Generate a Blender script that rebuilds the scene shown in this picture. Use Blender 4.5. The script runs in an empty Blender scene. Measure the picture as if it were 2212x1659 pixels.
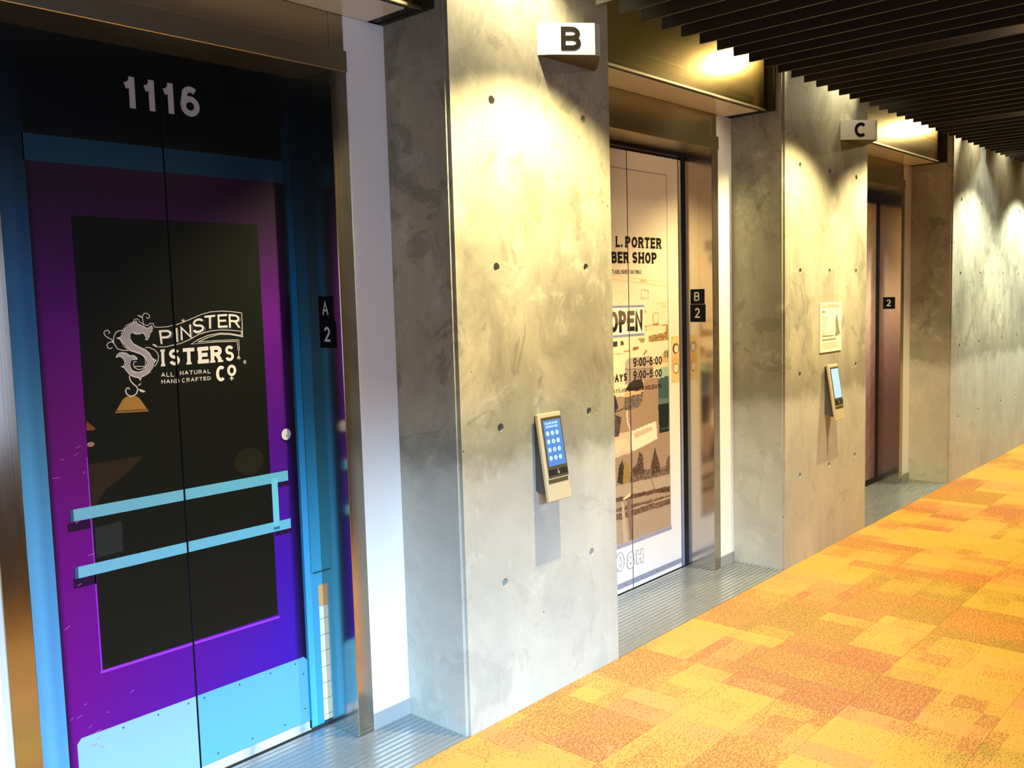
import bpy, bmesh, math, random
import numpy as np
from mathutils import Matrix, Vector
random.seed(7)
scene=bpy.context.scene
COL=scene.collection
# ---------------------------------------------------------------- camera
cam_d=bpy.data.cameras.new('camera'); cam=bpy.data.objects.new('camera',cam_d); COL.objects.link(cam)
cam_d.sensor_width=36.0; cam_d.sensor_fit='HORIZONTAL'; cam_d.lens=1969.8331/2212*36; cam_d.clip_start=.02
R_=Vector((0.66746044,-0.74412239,-0.0279003)); U_=Vector((0.08543608,0.03930612,0.99556803)); F_=Vector((0.73972781,0.66688597,-0.08981018))
cam.matrix_world=Matrix(((R_.x,U_.x,-F_.x,0.0),(R_.y,U_.y,-F_.y,-2.39035),(R_.z,U_.z,-F_.z,1.65),(0,0,0,1)))
scene.camera=cam
# ---------------------------------------------------------------- exposure, world, lights
vs=scene.view_settings
vs.view_transform='Standard'; vs.look='None'; vs.gamma=1; vs.use_curve_mapping=False; vs.exposure=0.14
w=bpy.data.worlds.new('sky'); scene.world=w; w.use_nodes=True
bg=w.node_tree.nodes['Background']; bg.inputs[0].default_value=(.52,.66,1.0,1); bg.inputs[1].default_value=2.7
def light(kind,name,loc,power,color,target=None,**k):
    d=bpy.data.lights.new(name,kind); d.energy=power; d.color=color
    for a,v in k.items(): setattr(d,a,v)
    o=bpy.data.objects.new(name,d); COL.objects.link(o); o.location=loc
    if target is not None:
        o.rotation_euler=(Vector(target)-Vector(loc)).to_track_quat('-Z','Y').to_euler()
    return o
WARM=(1.0,.74,.40)
# wall washing lamps, set between the ends of the slats
WARM=(1.0,.82,.38)
for x,p,c in ((2.749,330,WARM),(5.110,250,WARM),(6.369,250,(1,.83,.40)),(8.730,215,(.96,1,.72)),(10.30,225,(.93,1,.76)),(12.19,225,(.93,1,.80))):
    light('SPOT','wall_grazer',(x,-.66,2.80),p,c,(x,-.16,.9),spot_size=math.radians(108),spot_blend=.5,shadow_soft_size=.018)
# added unseen spots in the slot, brightening pier tops and canopy faces
light('SPOT','pier_top_fill',(2.72,-.15,3.12),80,(1,.85,.50),(2.72,-.06,2.4),spot_size=math.radians(112),spot_blend=.7,shadow_soft_size=.02)
for x,p in ((5.75,8),(8.75,20),(9.7,16),(10.8,20)):
    light('SPOT','slot_fill',(x,-.15,3.14),p,(1,.88,.56),(x,-.05,2.4),spot_size=math.radians(120),spot_blend=.9,shadow_soft_size=.02)
for x,p in ((2.62,26),(5.15,34),(6.20,14),(8.45,40)):
    light('SPOT','canopy_fill',(x,-.20,3.07),p,(1,.85,.50),(x-.75,.12,2.88),spot_size=math.radians(110),spot_blend=.8,shadow_soft_size=.03)
# downlights between the slats of the lobby
for x,y,p,c in ((2.434,-1.75,4,(1,.80,.50)),(4.637,-1.55,50,(1,.82,.50)),(6.841,-1.15,50,(1,.84,.54)),(9.045,-1.5,75,(.90,1,.86)),(11.09,-1.5,100,(.88,1,.88))):
    light('POINT','lobby_downlight',(x,y,2.86),p,c,shadow_soft_size=.03)
# daylight from the bright sky beyond the window opposite
light('AREA','sky_light',(-4.4,-10.5,5.6),5800,(.46,.73,1.0),(1.3,-1,.9),shape='RECTANGLE',size=7,size_y=3.2)

# ---------------------------------------------------------------- helpers
def lin(c,k=1.0):
    return tuple((((v/255)/12.92) if v<=10 else (((v/255)+.055)/1.055)**2.4)*k for v in c[:3])
def props(o,label=None,cat=None,group=None,kind=None):
    if label: o['label']=label
    if cat: o['category']=cat
    if group: o['group']=group
    if kind: o['kind']=kind
    return o
def setparent(o,p):
    if p is None: return
    o.parent=p
    off=Vector((0,0,0)); q=p
    while q is not None: off+=Vector(q.location) if q.type=='EMPTY' else Vector((0,0,0)); q=q.parent
    o.location=-off if p.type=='EMPTY' else Vector((0,0,0))
def empty(name,loc,**k):
    o=bpy.data.objects.new(name,None); COL.objects.link(o); o.location=loc; o.empty_display_size=.1
    return props(o,**k)
def link(name,me,mat,parent=None,**k):
    o=bpy.data.objects.new(name,me); COL.objects.link(o)
    if mat is not None:
        for m in (mat if isinstance(mat,(list,tuple)) else [mat]): me.materials.append(m)
    setparent(o,parent)
    return props(o,**k)
def from_bm(name,bm,mat,parent=None,smooth=False,**k):
    me=bpy.data.meshes.new(name); bm.normal_update(); bm.to_mesh(me); bm.free()
    if smooth:
        for p in me.polygons: p.use_smooth=True
    return link(name,me,mat,parent,**k)
def bbox(bm,x0,x1,y0,y1,z0,z1,bev=0,seg=1):
    r=bmesh.ops.create_cube(bm,size=1.0)
    vv=r['verts']
    for v in vv:
        v.co=Vector(((x0+x1)/2+v.co.x*(x1-x0),(y0+y1)/2+v.co.y*(y1-y0),(z0+z1)/2+v.co.z*(z1-z0)))
    if bev:
        es={e for v in vv for e in v.link_edges}
        bmesh.ops.bevel(bm,geom=list(es),offset=bev,segments=seg,affect='EDGES',profile=.5)
def box(name,x0,x1,y0,y1,z0,z1,mat,parent=None,bev=0,seg=1,**k):
    bm=bmesh.new(); bbox(bm,x0,x1,y0,y1,z0,z1,bev,seg)
    return from_bm(name,bm,mat,parent,**k)
def nodes(name):
    m=bpy.data.materials.new(name); m.use_nodes=True
    nt=m.node_tree; b=nt.nodes['Principled BSDF']
    return m,nt,b
def simple(name,col,rough=.5,metal=0,spec=None,emit=None,estr=1,coat=0):
    m,nt,b=nodes(name)
    b.inputs['Base Color'].default_value=(*lin(col),1); b.inputs['Roughness'].default_value=rough; b.inputs['Metallic'].default_value=metal
    if spec is not None: b.inputs['Specular IOR Level'].default_value=spec
    if coat: b.inputs['Coat Weight'].default_value=coat; b.inputs['Coat Roughness'].default_value=.08
    if emit: b.inputs['Emission Color'].default_value=(*lin(emit),1); b.inputs['Emission Strength'].default_value=estr
    return m
class G:
    'tiny node graph builder'
    def __init__(s,nt): s.nt=nt
    def n(s,t,**k):
        x=s.nt.nodes.new(t)
        for a,v in k.items():
            if a.startswith('i_'):
                x.inputs[int(a[2:]) if a[2:].isdigit() else a[2:].replace('_',' ')].default_value=v
            else: setattr(x,a,v)
        return x
    def l(s,a,b): s.nt.links.new(a,b)
    def math(s,op,a,b=None,c=None,clamp=False):
        x=s.nt.nodes.new('ShaderNodeMath'); x.operation=op; x.use_clamp=clamp
        for i,v in enumerate((a,b,c)):
            if v is None: continue
            if isinstance(v,(int,float)): x.inputs[i].default_value=v
            else: s.l(v,x.inputs[i])
        return x.outputs[0]
    def mix(s,f,a,b,mode='MIX'):
        x=s.nt.nodes.new('ShaderNodeMix'); x.data_type='RGBA'; x.blend_type=mode
        for i,v in ((0,f),(6,a),(7,b)):
            if isinstance(v,(int,float)): x.inputs[i].default_value=v
            elif isinstance(v,tuple): x.inputs[i].default_value=(*v[:3],1)
            else: s.l(v,x.inputs[i])
        return x.outputs[2]
    def ramp(s,f,stops):
        x=s.nt.nodes.new('ShaderNodeValToRGB'); cr=x.color_ramp
        while len(cr.elements)<len(stops): cr.elements.new(.5)
        for e,(p,c) in zip(cr.elements,stops):
            e.position=p; e.color=(c,c,c,1) if isinstance(c,(int,float)) else (*c[:3],1)
        s.l(f,x.inputs[0]); return x.outputs[0]
    def pos(s): return s.nt.nodes.new('ShaderNodeNewGeometry').outputs['Position']
    def mapped(s,v,scale,loc=(0,0,0)):
        x=s.nt.nodes.new('ShaderNodeMapping'); x.inputs['Scale'].default_value=scale; x.inputs['Location'].default_value=loc
        s.l(v,x.inputs[0]); return x.outputs[0]
    def noise(s,v,scale,detail=4,rough=.55,out=0,dist=0):
        x=s.nt.nodes.new('ShaderNodeTexNoise'); x.inputs['Scale'].default_value=scale; x.inputs['Detail'].default_value=detail
        x.inputs['Roughness'].default_value=rough; x.inputs['Distortion'].default_value=dist; s.l(v,x.inputs['Vector']); return x.outputs[out]
    def bump(s,h,strength,dist,normal=None):
        x=s.nt.nodes.new('ShaderNodeBump'); x.inputs['Strength'].default_value=strength; x.inputs['Distance'].default_value=dist
        s.l(h,x.inputs['Height'])
        if normal is not None: s.l(normal,x.inputs['Normal'])
        return x.outputs[0]

# ---------------------------------------------------------------- materials
def mat_concrete():
    m,nt,b=nodes('board_formed_concrete'); g=G(nt); p=g.pos()
    sep=g.n('ShaderNodeSeparateXYZ'); g.l(p,sep.inputs[0])
    big=g.noise(g.mapped(p,(1.3,1.3,.75)),1.6,6,.62,dist=.6)
    streak=g.noise(g.mapped(p,(9,9,1.1)),1.5,5,.6)
    fine=g.noise(p,38,5,.7)
    c=g.mix(g.ramp(big,[(.28,0),(.72,1)]),lin((120,117,108)),lin((186,180,160)))
    c=g.mix(g.math('MULTIPLY',g.ramp(streak,[(.40,0),(.75,1)]),.42),c,lin((142,137,124)))
    c=g.mix(g.math('MULTIPLY',g.ramp(fine,[(.3,0),(.7,1)]),.20),c,lin((126,122,112)))
    # patch stains with crisp edges
    st=g.noise(g.mapped(p,(1,1,1.0),(3.1,1.7,.4)),3.4,7,.66,dist=1.1)
    c=g.mix(g.math('MULTIPLY',g.ramp(st,[(.57,0),(.60,1)]),.40),c,lin((98,94,82)))
    st2=g.noise(g.mapped(p,(1.4,1.4,.9),(7.3,4.1,2.2)),2.2,8,.7,dist=.8)
    c=g.mix(g.math('MULTIPLY',g.ramp(st2,[(.50,0),(.68,1)]),.55),c,lin((96,94,84)))
    st3=g.noise(g.mapped(p,(1,1,1.0),(1.9,8.1,6.2)),6.5,8,.72,dist=.5)
    c=g.mix(g.math('MULTIPLY',g.ramp(st3,[(.56,0),(.66,1)]),.30),c,lin((206,204,196)))
    # tone break about a metre up: paler below, a darker band along it
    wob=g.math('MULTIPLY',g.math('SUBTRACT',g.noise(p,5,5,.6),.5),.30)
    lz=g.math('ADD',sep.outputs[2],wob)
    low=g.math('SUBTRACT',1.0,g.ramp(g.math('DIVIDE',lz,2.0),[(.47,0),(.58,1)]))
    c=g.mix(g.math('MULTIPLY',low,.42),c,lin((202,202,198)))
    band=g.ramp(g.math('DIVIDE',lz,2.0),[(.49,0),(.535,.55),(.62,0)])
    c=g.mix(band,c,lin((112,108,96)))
    # bug holes
    v=g.n('ShaderNodeTexVoronoi',feature='F1'); v.inputs['Scale'].default_value=16; g.l(p,v.inputs['Vector'])
    keep=g.ramp(g.noise(g.mapped(p,(1,1,1),(9,2,5)),2.6,2),[(.40,0),(.50,1)])
    rs=g.n('ShaderNodeSeparateColor'); g.l(v.outputs['Color'],rs.inputs[0])
    thr=g.math('MULTIPLY',g.math('POWER',rs.outputs[0],3.0),.085)
    pit=g.math('MULTIPLY',g.math('LESS_THAN',v.outputs['Distance'],thr),keep)
    c=g.mix(g.math('MULTIPLY',pit,.9),c,lin((46,40,30)))
    g.l(c,b.inputs['Base Color'])
    h=g.math('ADD',g.math('MULTIPLY',fine,.35),g.math('MULTIPLY',streak,.5)); h=g.math('SUBTRACT',h,g.math('MULTIPLY',pit,2.0))
    g.l(g.bump(h,.35,.004),b.inputs['Normal'])
    b.inputs['Roughness'].default_value=.62; b.inputs['Specular IOR Level'].default_value=.35
    return m
def mat_brushed(name,col,rough,axis='z',bump=.06,amt=.12):
    m,nt,b=nodes(name); g=G(nt); p=g.pos()
    s={'z':(260,260,1.5),'x':(1.2,260,260)}[axis]
    n=g.noise(g.mapped(p,s),1.0,3,.6)
    g.l(g.mix(n,lin(col,1-amt),lin(col,1+amt)),b.inputs['Base Color'])
    b.inputs['Metallic'].default_value=1
    g.l(g.math('ADD',g.math('MULTIPLY',n,.10),rough-.05),b.inputs['Roughness'])
    g.l(g.bump(n,bump,.0006),b.inputs['Normal'])
    return m
def mat_carpet():
    m,nt,b=nodes('loop_pile_carpet'); g=G(nt); p=g.pos()
    sep=g.n('ShaderNodeSeparateXYZ'); g.l(p,sep.inputs[0]); x,y=sep.outputs[0],sep.outputs[1]
    def cell(sx,sy,ox,oy):
        fx=g.math('FLOOR',g.math('DIVIDE',g.math('ADD',x,ox),sx)); fy=g.math('FLOOR',g.math('DIVIDE',g.math('ADD',y,oy),sy))
        cb=g.n('ShaderNodeCombineXYZ'); g.l(fx,cb.inputs[0]); g.l(fy,cb.inputs[1]); cb.inputs[2].default_value=sx*7+sy*3
        wn=g.n('ShaderNodeTexWhiteNoise'); wn.noise_dimensions='3D'; g.l(cb.outputs[0],wn.inputs['Vector']); 
        sc=g.n('ShaderNodeSeparateColor'); g.l(wn.outputs['Color'],sc.inputs[0]); return wn.outputs['Value'],sc
    a,ac=cell(.5,.25,.0,.0); bb,bc=cell(.25,.5,.125,0); cc_,ccc=cell(.25,.125,0,.06); dd,dc=cell(.5,.5,0,0)
    tone=g.math('ADD',g.math('ADD',g.math('MULTIPLY',a,.34),g.math('MULTIPLY',bb,.26)),g.math('ADD',g.math('MULTIPLY',cc_,.16),g.math('MULTIPLY',dd,.24)))
    soft=g.noise(p,3.0,3,.5)
    tone=g.math('ADD',tone,g.math('MULTIPLY',g.math('SUBTRACT',soft,.5),.25))
    hue=g.math('ADD',g.math('MULTIPLY',ac.outputs[1],.5),g.math('MULTIPLY',bc.outputs[2],.5))
    dark=g.ramp(tone,[(.40,1),(.58,0)])
    base=lin((204,143,54))
    c=g.mix(g.ramp(hue,[(.2,1),(.42,0)]),base,lin((198,130,62)))
    c=g.mix(g.ramp(hue,[(.60,0),(.8,1)]),c,lin((182,142,44)))
    c=g.mix(g.math('MULTIPLY',dark,.15),c,g.mix(1.0,c,lin((160,120,90)),'MULTIPLY'))
    # flecks of dark yarn laid in rows, thicker in the darker patches
    fl=g.noise(g.mapped(p,(95,150,1)),1.0,1,.5)
    rows=g.noise(g.mapped(p,(30,70,1)),1.0,2,.6)
    t=g.math('SUBTRACT',.675,g.math('MULTIPLY',dark,.13))
    f=g.math('GREATER_THAN',g.math('ADD',g.math('MULTIPLY',fl,.72),g.math('MULTIPLY',rows,.30)),g.math('ADD',t,-.06))
    c=g.mix(g.math('MULTIPLY',f,.62),c,g.mix(1.0,c,lin((150,116,70)),'MULTIPLY'))
    # loop ribs
    wv=g.math('SINE',g.math('MULTIPLY',y,2*math.pi/.0065))
    g.l(c,b.inputs['Base Color']); b.inputs['Roughness'].default_value=.95; b.inputs['Specular IOR Level'].default_value=.1
    b.inputs['Sheen Weight'].default_value=.15
    h=g.math('ADD',g.math('MULTIPLY',wv,.25),fl); g.l(g.bump(h,.35,.003),b.inputs['Normal'])
    return m
def mat_vinyl(name,rough=.3,noise=.06):
    m,nt,b=nodes(name); g=G(nt)
    at=g.n('ShaderNodeAttribute',attribute_name='Col'); p=g.pos()
    n=g.noise(p,120,3,.6)
    c=g.mix(1.0,at.outputs['Color'],g.mix(n,(1-noise,)*3,(1+noise,)*3),'MULTIPLY')
    g.l(c,b.inputs['Base Color']); b.inputs['Roughness'].default_value=rough; b.inputs['Specular IOR Level'].default_value=.18
    return m
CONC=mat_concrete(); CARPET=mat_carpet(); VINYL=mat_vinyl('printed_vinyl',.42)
JAMB=mat_brushed('brushed_stainless',(196,186,172),.16,'z'); JAMBX=mat_brushed('brushed_stainless_header',(190,180,152),.36,'x')
BRASS=mat_brushed('brushed_bronze_metal',(214,182,108),.19,'x',.02)
SILL=mat_brushed('ribbed_steel',(184,188,190),.27,'x',.06)
SILL.node_tree.nodes['Principled BSDF'].inputs['Metallic'].default_value=.75
DARKM=simple('dark_bronze',(52,50,44),.45,.6)
WHITEP=simple('white_lacquered_panel',(240,240,240),.35)
BASE=simple('grey_base_strip',(150,150,150),.45)
SOFF=simple('pale_gloss_soffit',(222,218,208),.12,.08)
BLACK=simple('matt_black',(10,10,10),.7); CEIL=simple('black_ceiling_void',(9,9,10),.9)
SLAT=simple('near_black_slat',(32,26,23),.50,0,.3)
WOOD=simple('brown_wall_panel',(104,92,66),.5); WALLP=simple('warm_grey_wall',(132,124,100),.7)
PLATE=simple('black_sign_plastic',(8,14,20),.55,0,.15); WHITE=simple('white_sign_lettering',(235,235,230),.5)
SIGN=simple('satin_steel_sign',(236,232,224),.32,.15); LETTER=simple('black_sign_letter',(22,17,11),.65,0,.15)
HOLE=simple('tie_hole_mortar',(74,66,56),.9)

# ---------------------------------------------------------------- strokes and lettering
def arc(cx,cy,rx,ry,a0,a1,n=10):
    return [(cx+rx*math.cos(math.radians(a0+(a1-a0)*i/n)),cy+ry*math.sin(math.radians(a0+(a1-a0)*i/n))) for i in range(n+1)]
GL={
'A':(.80,[[(0,0),(.5,1),(1,0)],[(.17,.34),(.83,.34)]],[(0,0),(1,0)]),
'B':(.68,[[(0,0),(0,1)],[(0,1),(.55,1)]+arc(.55,.765,.40,.235,90,-90)+[(0,.53)],[(.5,.53),(.6,.53)]+arc(.6,.265,.40,.265,90,-90)+[(0,0)]],[]),
'C':(.74,[arc(.5,.5,.5,.5,48,312,18)],[]),
'D':(.74,[[(0,0),(0,1)],[(0,1),(.42,1)]+arc(.42,.5,.58,.5,90,-90,14)+[(0,0)]],[]),
'E':(.60,[[(1,1),(0,1),(0,0),(1,0)],[(0,.52),(.85,.52)]],[]),
'F':(.56,[[(1,1),(0,1),(0,0)],[(0,.52),(.85,.52)]],[(0,0)]),
'H':(.72,[[(0,0),(0,1)],[(1,0),(1,1)],[(0,.5),(1,.5)]],[(0,0),(1,0),(0,1),(1,1)]),
'I':(.12,[[(.5,0),(.5,1)]],[(.5,0),(.5,1)]),
'L':(.56,[[(0,1),(0,0),(1,0)]],[(0,1)]),
'M':(.86,[[(0,0),(0,1),(.5,.2),(1,1),(1,0)]],[(0,0),(1,0)]),
'N':(.72,[[(0,0),(0,1),(1,0),(1,1)]],[(0,0),(1,1)]),
'O':(.76,[arc(.5,.5,.5,.5,0,360,24)],[]),
'P':(.64,[[(0,0),(0,1)],[(0,1),(.55,1)]+arc(.55,.73,.45,.27,90,-90)+[(0,.46)]],[(0,0)]),
'R':(.68,[[(0,0),(0,1)],[(0,1),(.55,1)]+arc(.55,.75,.42,.25,90,-90)+[(0,.5)],[(.55,.5),(1,0)]],[(0,0),(1,0)]),
'S':(.64,[arc(.5,.755,.46,.245,20,90,5)+arc(.5,.755,.5,.245,90,262,9)[1:]+arc(.5,.255,.5,.255,82,-90,9)+arc(.5,.255,.5,.255,-90,-165,5)[1:]],[]),
'T':(.66,[[(0,1),(1,1)],[(.5,1),(.5,0)]],[(.5,0)]),
'U':(.70,[[(0,1),(0,.35)]+arc(.5,.35,.5,.35,180,360,10)+[(1,1)]],[(0,1),(1,1)]),
'V':(.78,[[(0,1),(.5,0),(1,1)]],[(0,1),(1,1)]),
'Y':(.76,[[(0,1),(.5,.48),(1,1)],[(.5,.48),(.5,0)]],[(.5,0)]),
'0':(.56,[arc(.5,.5,.5,.5,0,360,20)],[]),
'1':(.34,[[(.75,0),(.75,1)],[(.8,.98),(.45,.80),(0,.74)]],[]),
'2':(.60,[arc(.5,.72,.48,.28,165,-30,10)+[(.05,.02),(1,.02)]],[]),
'5':(.56,[[(.9,1),(.15,1),(.06,.55)]+arc(.45,.32,.52,.32,115,-160,12)],[]),
'6':(.58,[arc(.55,.62,.5,.38,50,140,6)+[(.03,.36)]+arc(.5,.30,.48,.30,175,-185,18)],[]),
'8':(.58,[arc(.5,.74,.42,.26,0,360,16),arc(.5,.25,.5,.25,0,360,16)],[]),
'9':(.58,[arc(.5,.69,.48,.31,-5,355,18)+[(.97,.6)]+arc(.45,.36,.52,.36,15,-130,8)],[]),
'.':(.08,[[(.5,0),(.5,.05)]],[]),':':(.08,[[(.5,.1),(.5,.15)],[(.5,.62),(.5,.67)]],[]),',':(.08,[[(.6,.08),(.2,-.12)]],[]),'-':(.36,[[(0,.48),(1,.48)]],[]),
'f':(.5,[[(0,0),(0,1)]],[]),
}
def ribbon(pts,wd,closed=False):
    'flat mitred stroke -> list of quads'
    P=[pts[0]]
    for q in pts[1:]:
        if abs(q[0]-P[-1][0])+abs(q[1]-P[-1][1])>1e-6: P.append(q)
    if len(P)<2: return []
    closed=closed or (len(P)>3 and math.dist(P[0],P[-1])<1e-5)
    if closed: P=P[:-1] if math.dist(P[0],P[-1])<1e-5 else P
    n=len(P); L=[];Rr=[]
    for i in range(n):
        a=P[i-1] if (i>0 or closed) else None; c=P[(i+1)%n] if (i<n-1 or closed) else None; b=P[i]
        d=[]
        if a: dd=(b[0]-a[0],b[1]-a[1]); l=math.hypot(*dd); d.append((dd[0]/l,dd[1]/l))
        if c: dd=(c[0]-b[0],c[1]-b[1]); l=math.hypot(*dd); d.append((dd[0]/l,dd[1]/l))
        nx=sum(-q[1] for q in d); ny=sum(q[0] for q in d); l=math.hypot(nx,ny)
        if l<1e-6: nx,ny,l=-d[0][1],d[0][0],1
        nx/=l; ny/=l; k=1/max(.5,abs(nx*-d[0][1]+ny*d[0][0]))
        h=wd/2*k
        L.append((b[0]+nx*h,b[1]+ny*h)); Rr.append((b[0]-nx*h,b[1]-ny*h))
    return [[L[i],Rr[i],Rr[(i+1)%n],L[(i+1)%n]] for i in range(n if closed else n-1)]
def string_polys(text,quad,wt,serif=0,gap=.17):
    'text drawn as strokes inside the quad TL,TR,BR,BL; wt = stroke / height'
    TL,TR,BR,BL=quad
    H=(math.dist(TL,BL)+math.dist(TR,BR))/2; Wd=(math.dist(TL,TR)+math.dist(BL,BR))/2
    items=[];x=0
    for ch in text:
        if ch==' ': x+=.42; continue
        wch=GL[ch][0]+wt+(serif*.12)
        items.append((ch,x,wch)); x+=wch+gap
    tot=x-gap if text[-1]!=' ' else x
    if len(text)==1: pass
    sx=Wd/(tot*H)      # horizontal squeeze
    def mp(u,v):
        u=u/tot
        bx=BL[0]+(BR[0]-BL[0])*u; bz=BL[1]+(BR[1]-BL[1])*u; tx=TL[0]+(TR[0]-TL[0])*u; tz=TL[1]+(TR[1]-TL[1])*u
        return (bx+(tx-bx)*v,bz+(tz-bz)*v)
    out=[]; w2=wt/2
    wtx=wt*min(1.0,max(.55,sx))
    for ch,x0,wch in items:
        base=GL[ch]
        def loc(px,py): return (x0+wt/2+serif*.06+px*(wch-wt-serif*.12), w2+py*(1-wt))
        for st in base[1]:
            pts=[loc(*q) for q in st]
            # work in metric-like space so that strokes keep their weight when squeezed
            m=[(q[0]*sx,q[1]) for q in pts]
            for poly in ribbon(m,wt*(.9 if sx<.75 else 1)*min(1,sx+.25)):
                out.append([mp(q[0]/sx,q[1]) for q in poly])
            if not(len(m)>3 and math.dist(m[0],m[-1])<1e-5):
                pass
        # square off the ends of the stems
        for st in base[1]:
            for e,nb in ((st[0],st[1]),(st[-1],st[-2])):
                if e==nb or (e in [q for q in st if q is not e] and st[0]==st[-1]): continue
                a=loc(*e); c=loc(*nb); dx,dy=(a[0]-c[0])*sx,a[1]-c[1]; l=math.hypot(dx,dy)
                if l<1e-6: continue
                if abs(dx)/l<.25 or abs(dy)/l<.25:
                    a2=(a[0]*sx+dx/l*w2*.98,a[1]+dy/l*w2*.98); a1=(a[0]*sx,a[1])
                    for poly in ribbon([a1,a2],wt*(.9 if sx<.75 else 1)*min(1,sx+.25)):
                        out.append([mp(q[0]/sx,q[1]) for q in poly])
        if serif:
            for (px,py) in base[2]:
                a=loc(px,py); yy=a[1]+(w2*.45 if py>.5 else -w2*.45)
                hw=(wt*.5+.11)
                out.append([mp(a[0]-hw,yy-w2*.5),mp(a[0]+hw,yy-w2*.5),mp(a[0]+hw,yy+w2*.5),mp(a[0]-hw,yy+w2*.5)])
            if ch in 'EBDPRLT':
                for (px,py) in {'E':[(0,0),(0,1)],'B':[(0,0),(0,1)],'D':[(0,0),(0,1)],'P':[(0,1)],'R':[(0,1)],'L':[(0,0)],'T':[]}[ch]:
                    a=loc(px,py); out.append([mp(a[0]-wt*.5-.09,a[1]-w2*.9),mp(a[0],a[1]-w2*.9),mp(a[0],a[1]+w2*.9),mp(a[0]-wt*.5-.09,a[1]+w2*.9)])
    return out

# flat print on a wall-parallel plane, split at the seam between door leaves
def set_col(me,fn):
    at=me.color_attributes.new('Col','FLOAT_COLOR','POINT')
    arr=np.ones((len(me.vertices),4),dtype=np.float32)
    for i,v in enumerate(me.vertices): arr[i,:3]=fn(v.co.x,v.co.z)
    at.data.foreach_set('color',arr.ravel())
def print_piece(name,polys,y,colfn,leaves,seam=None,mat=None,**k):
    'polys in (x,z); leaves = (left_leaf,right_leaf) parents'
    res=[]
    for side in ((0,1) if seam is not None else (0,)):
        bm=bmesh.new()
        for i_,poly in enumerate(polys):
            yy=y if isinstance(polys,Grid) else y-6e-6*(i_%45)
            vs_=[bm.verts.new((q[0],yy,q[1])) for q in poly]
            try: bm.faces.new(vs_)
            except ValueError: pass
        if seam is not None:
            bmesh.ops.bisect_plane(bm,geom=bm.verts[:]+bm.edges[:]+bm.faces[:],plane_co=(seam+(-.0035 if side==0 else .0035),0,0),plane_no=(1,0,0),clear_outer=(side==0),clear_inner=(side==1))
        bm.normal_update()
        for f in bm.faces:
            if f.normal.y>0: f.normal_flip()
        if not bm.faces: bm.free(); continue
        me=bpy.data.meshes.new(name); bm.to_mesh(me); bm.free()
        cf=colfn if callable(colfn) else (lambda x,z,c=lin(colfn):c)
        set_col(me,cf)
        res.append(link(name,me,mat or VINYL,leaves[side] if leaves else None,**k))
    return res
class Grid(list): pass
def grid_polys(x0,x1,z0,z1,nx,nz):
    xs=np.linspace(x0,x1,nx+1); zs=np.linspace(z0,z1,nz+1)
    return Grid([[(xs[i],zs[j]),(xs[i+1],zs[j]),(xs[i+1],zs[j+1]),(xs[i],zs[j+1])] for i in range(nx) for j in range(nz)])
def lerp(a,b,t): t=max(0,min(1,t)); return tuple(a[i]+(b[i]-a[i])*t for i in range(3))
def stops(z,ss):
    'piecewise-linear sRGB colour by height'
    if z<=ss[0][0]: return ss[0][1]
    for (a,ca),(b,cb) in zip(ss,ss[1:]):
        if z<=b: return lerp(ca,cb,(z-a)/(b-a))
    return ss[-1][1]
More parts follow.
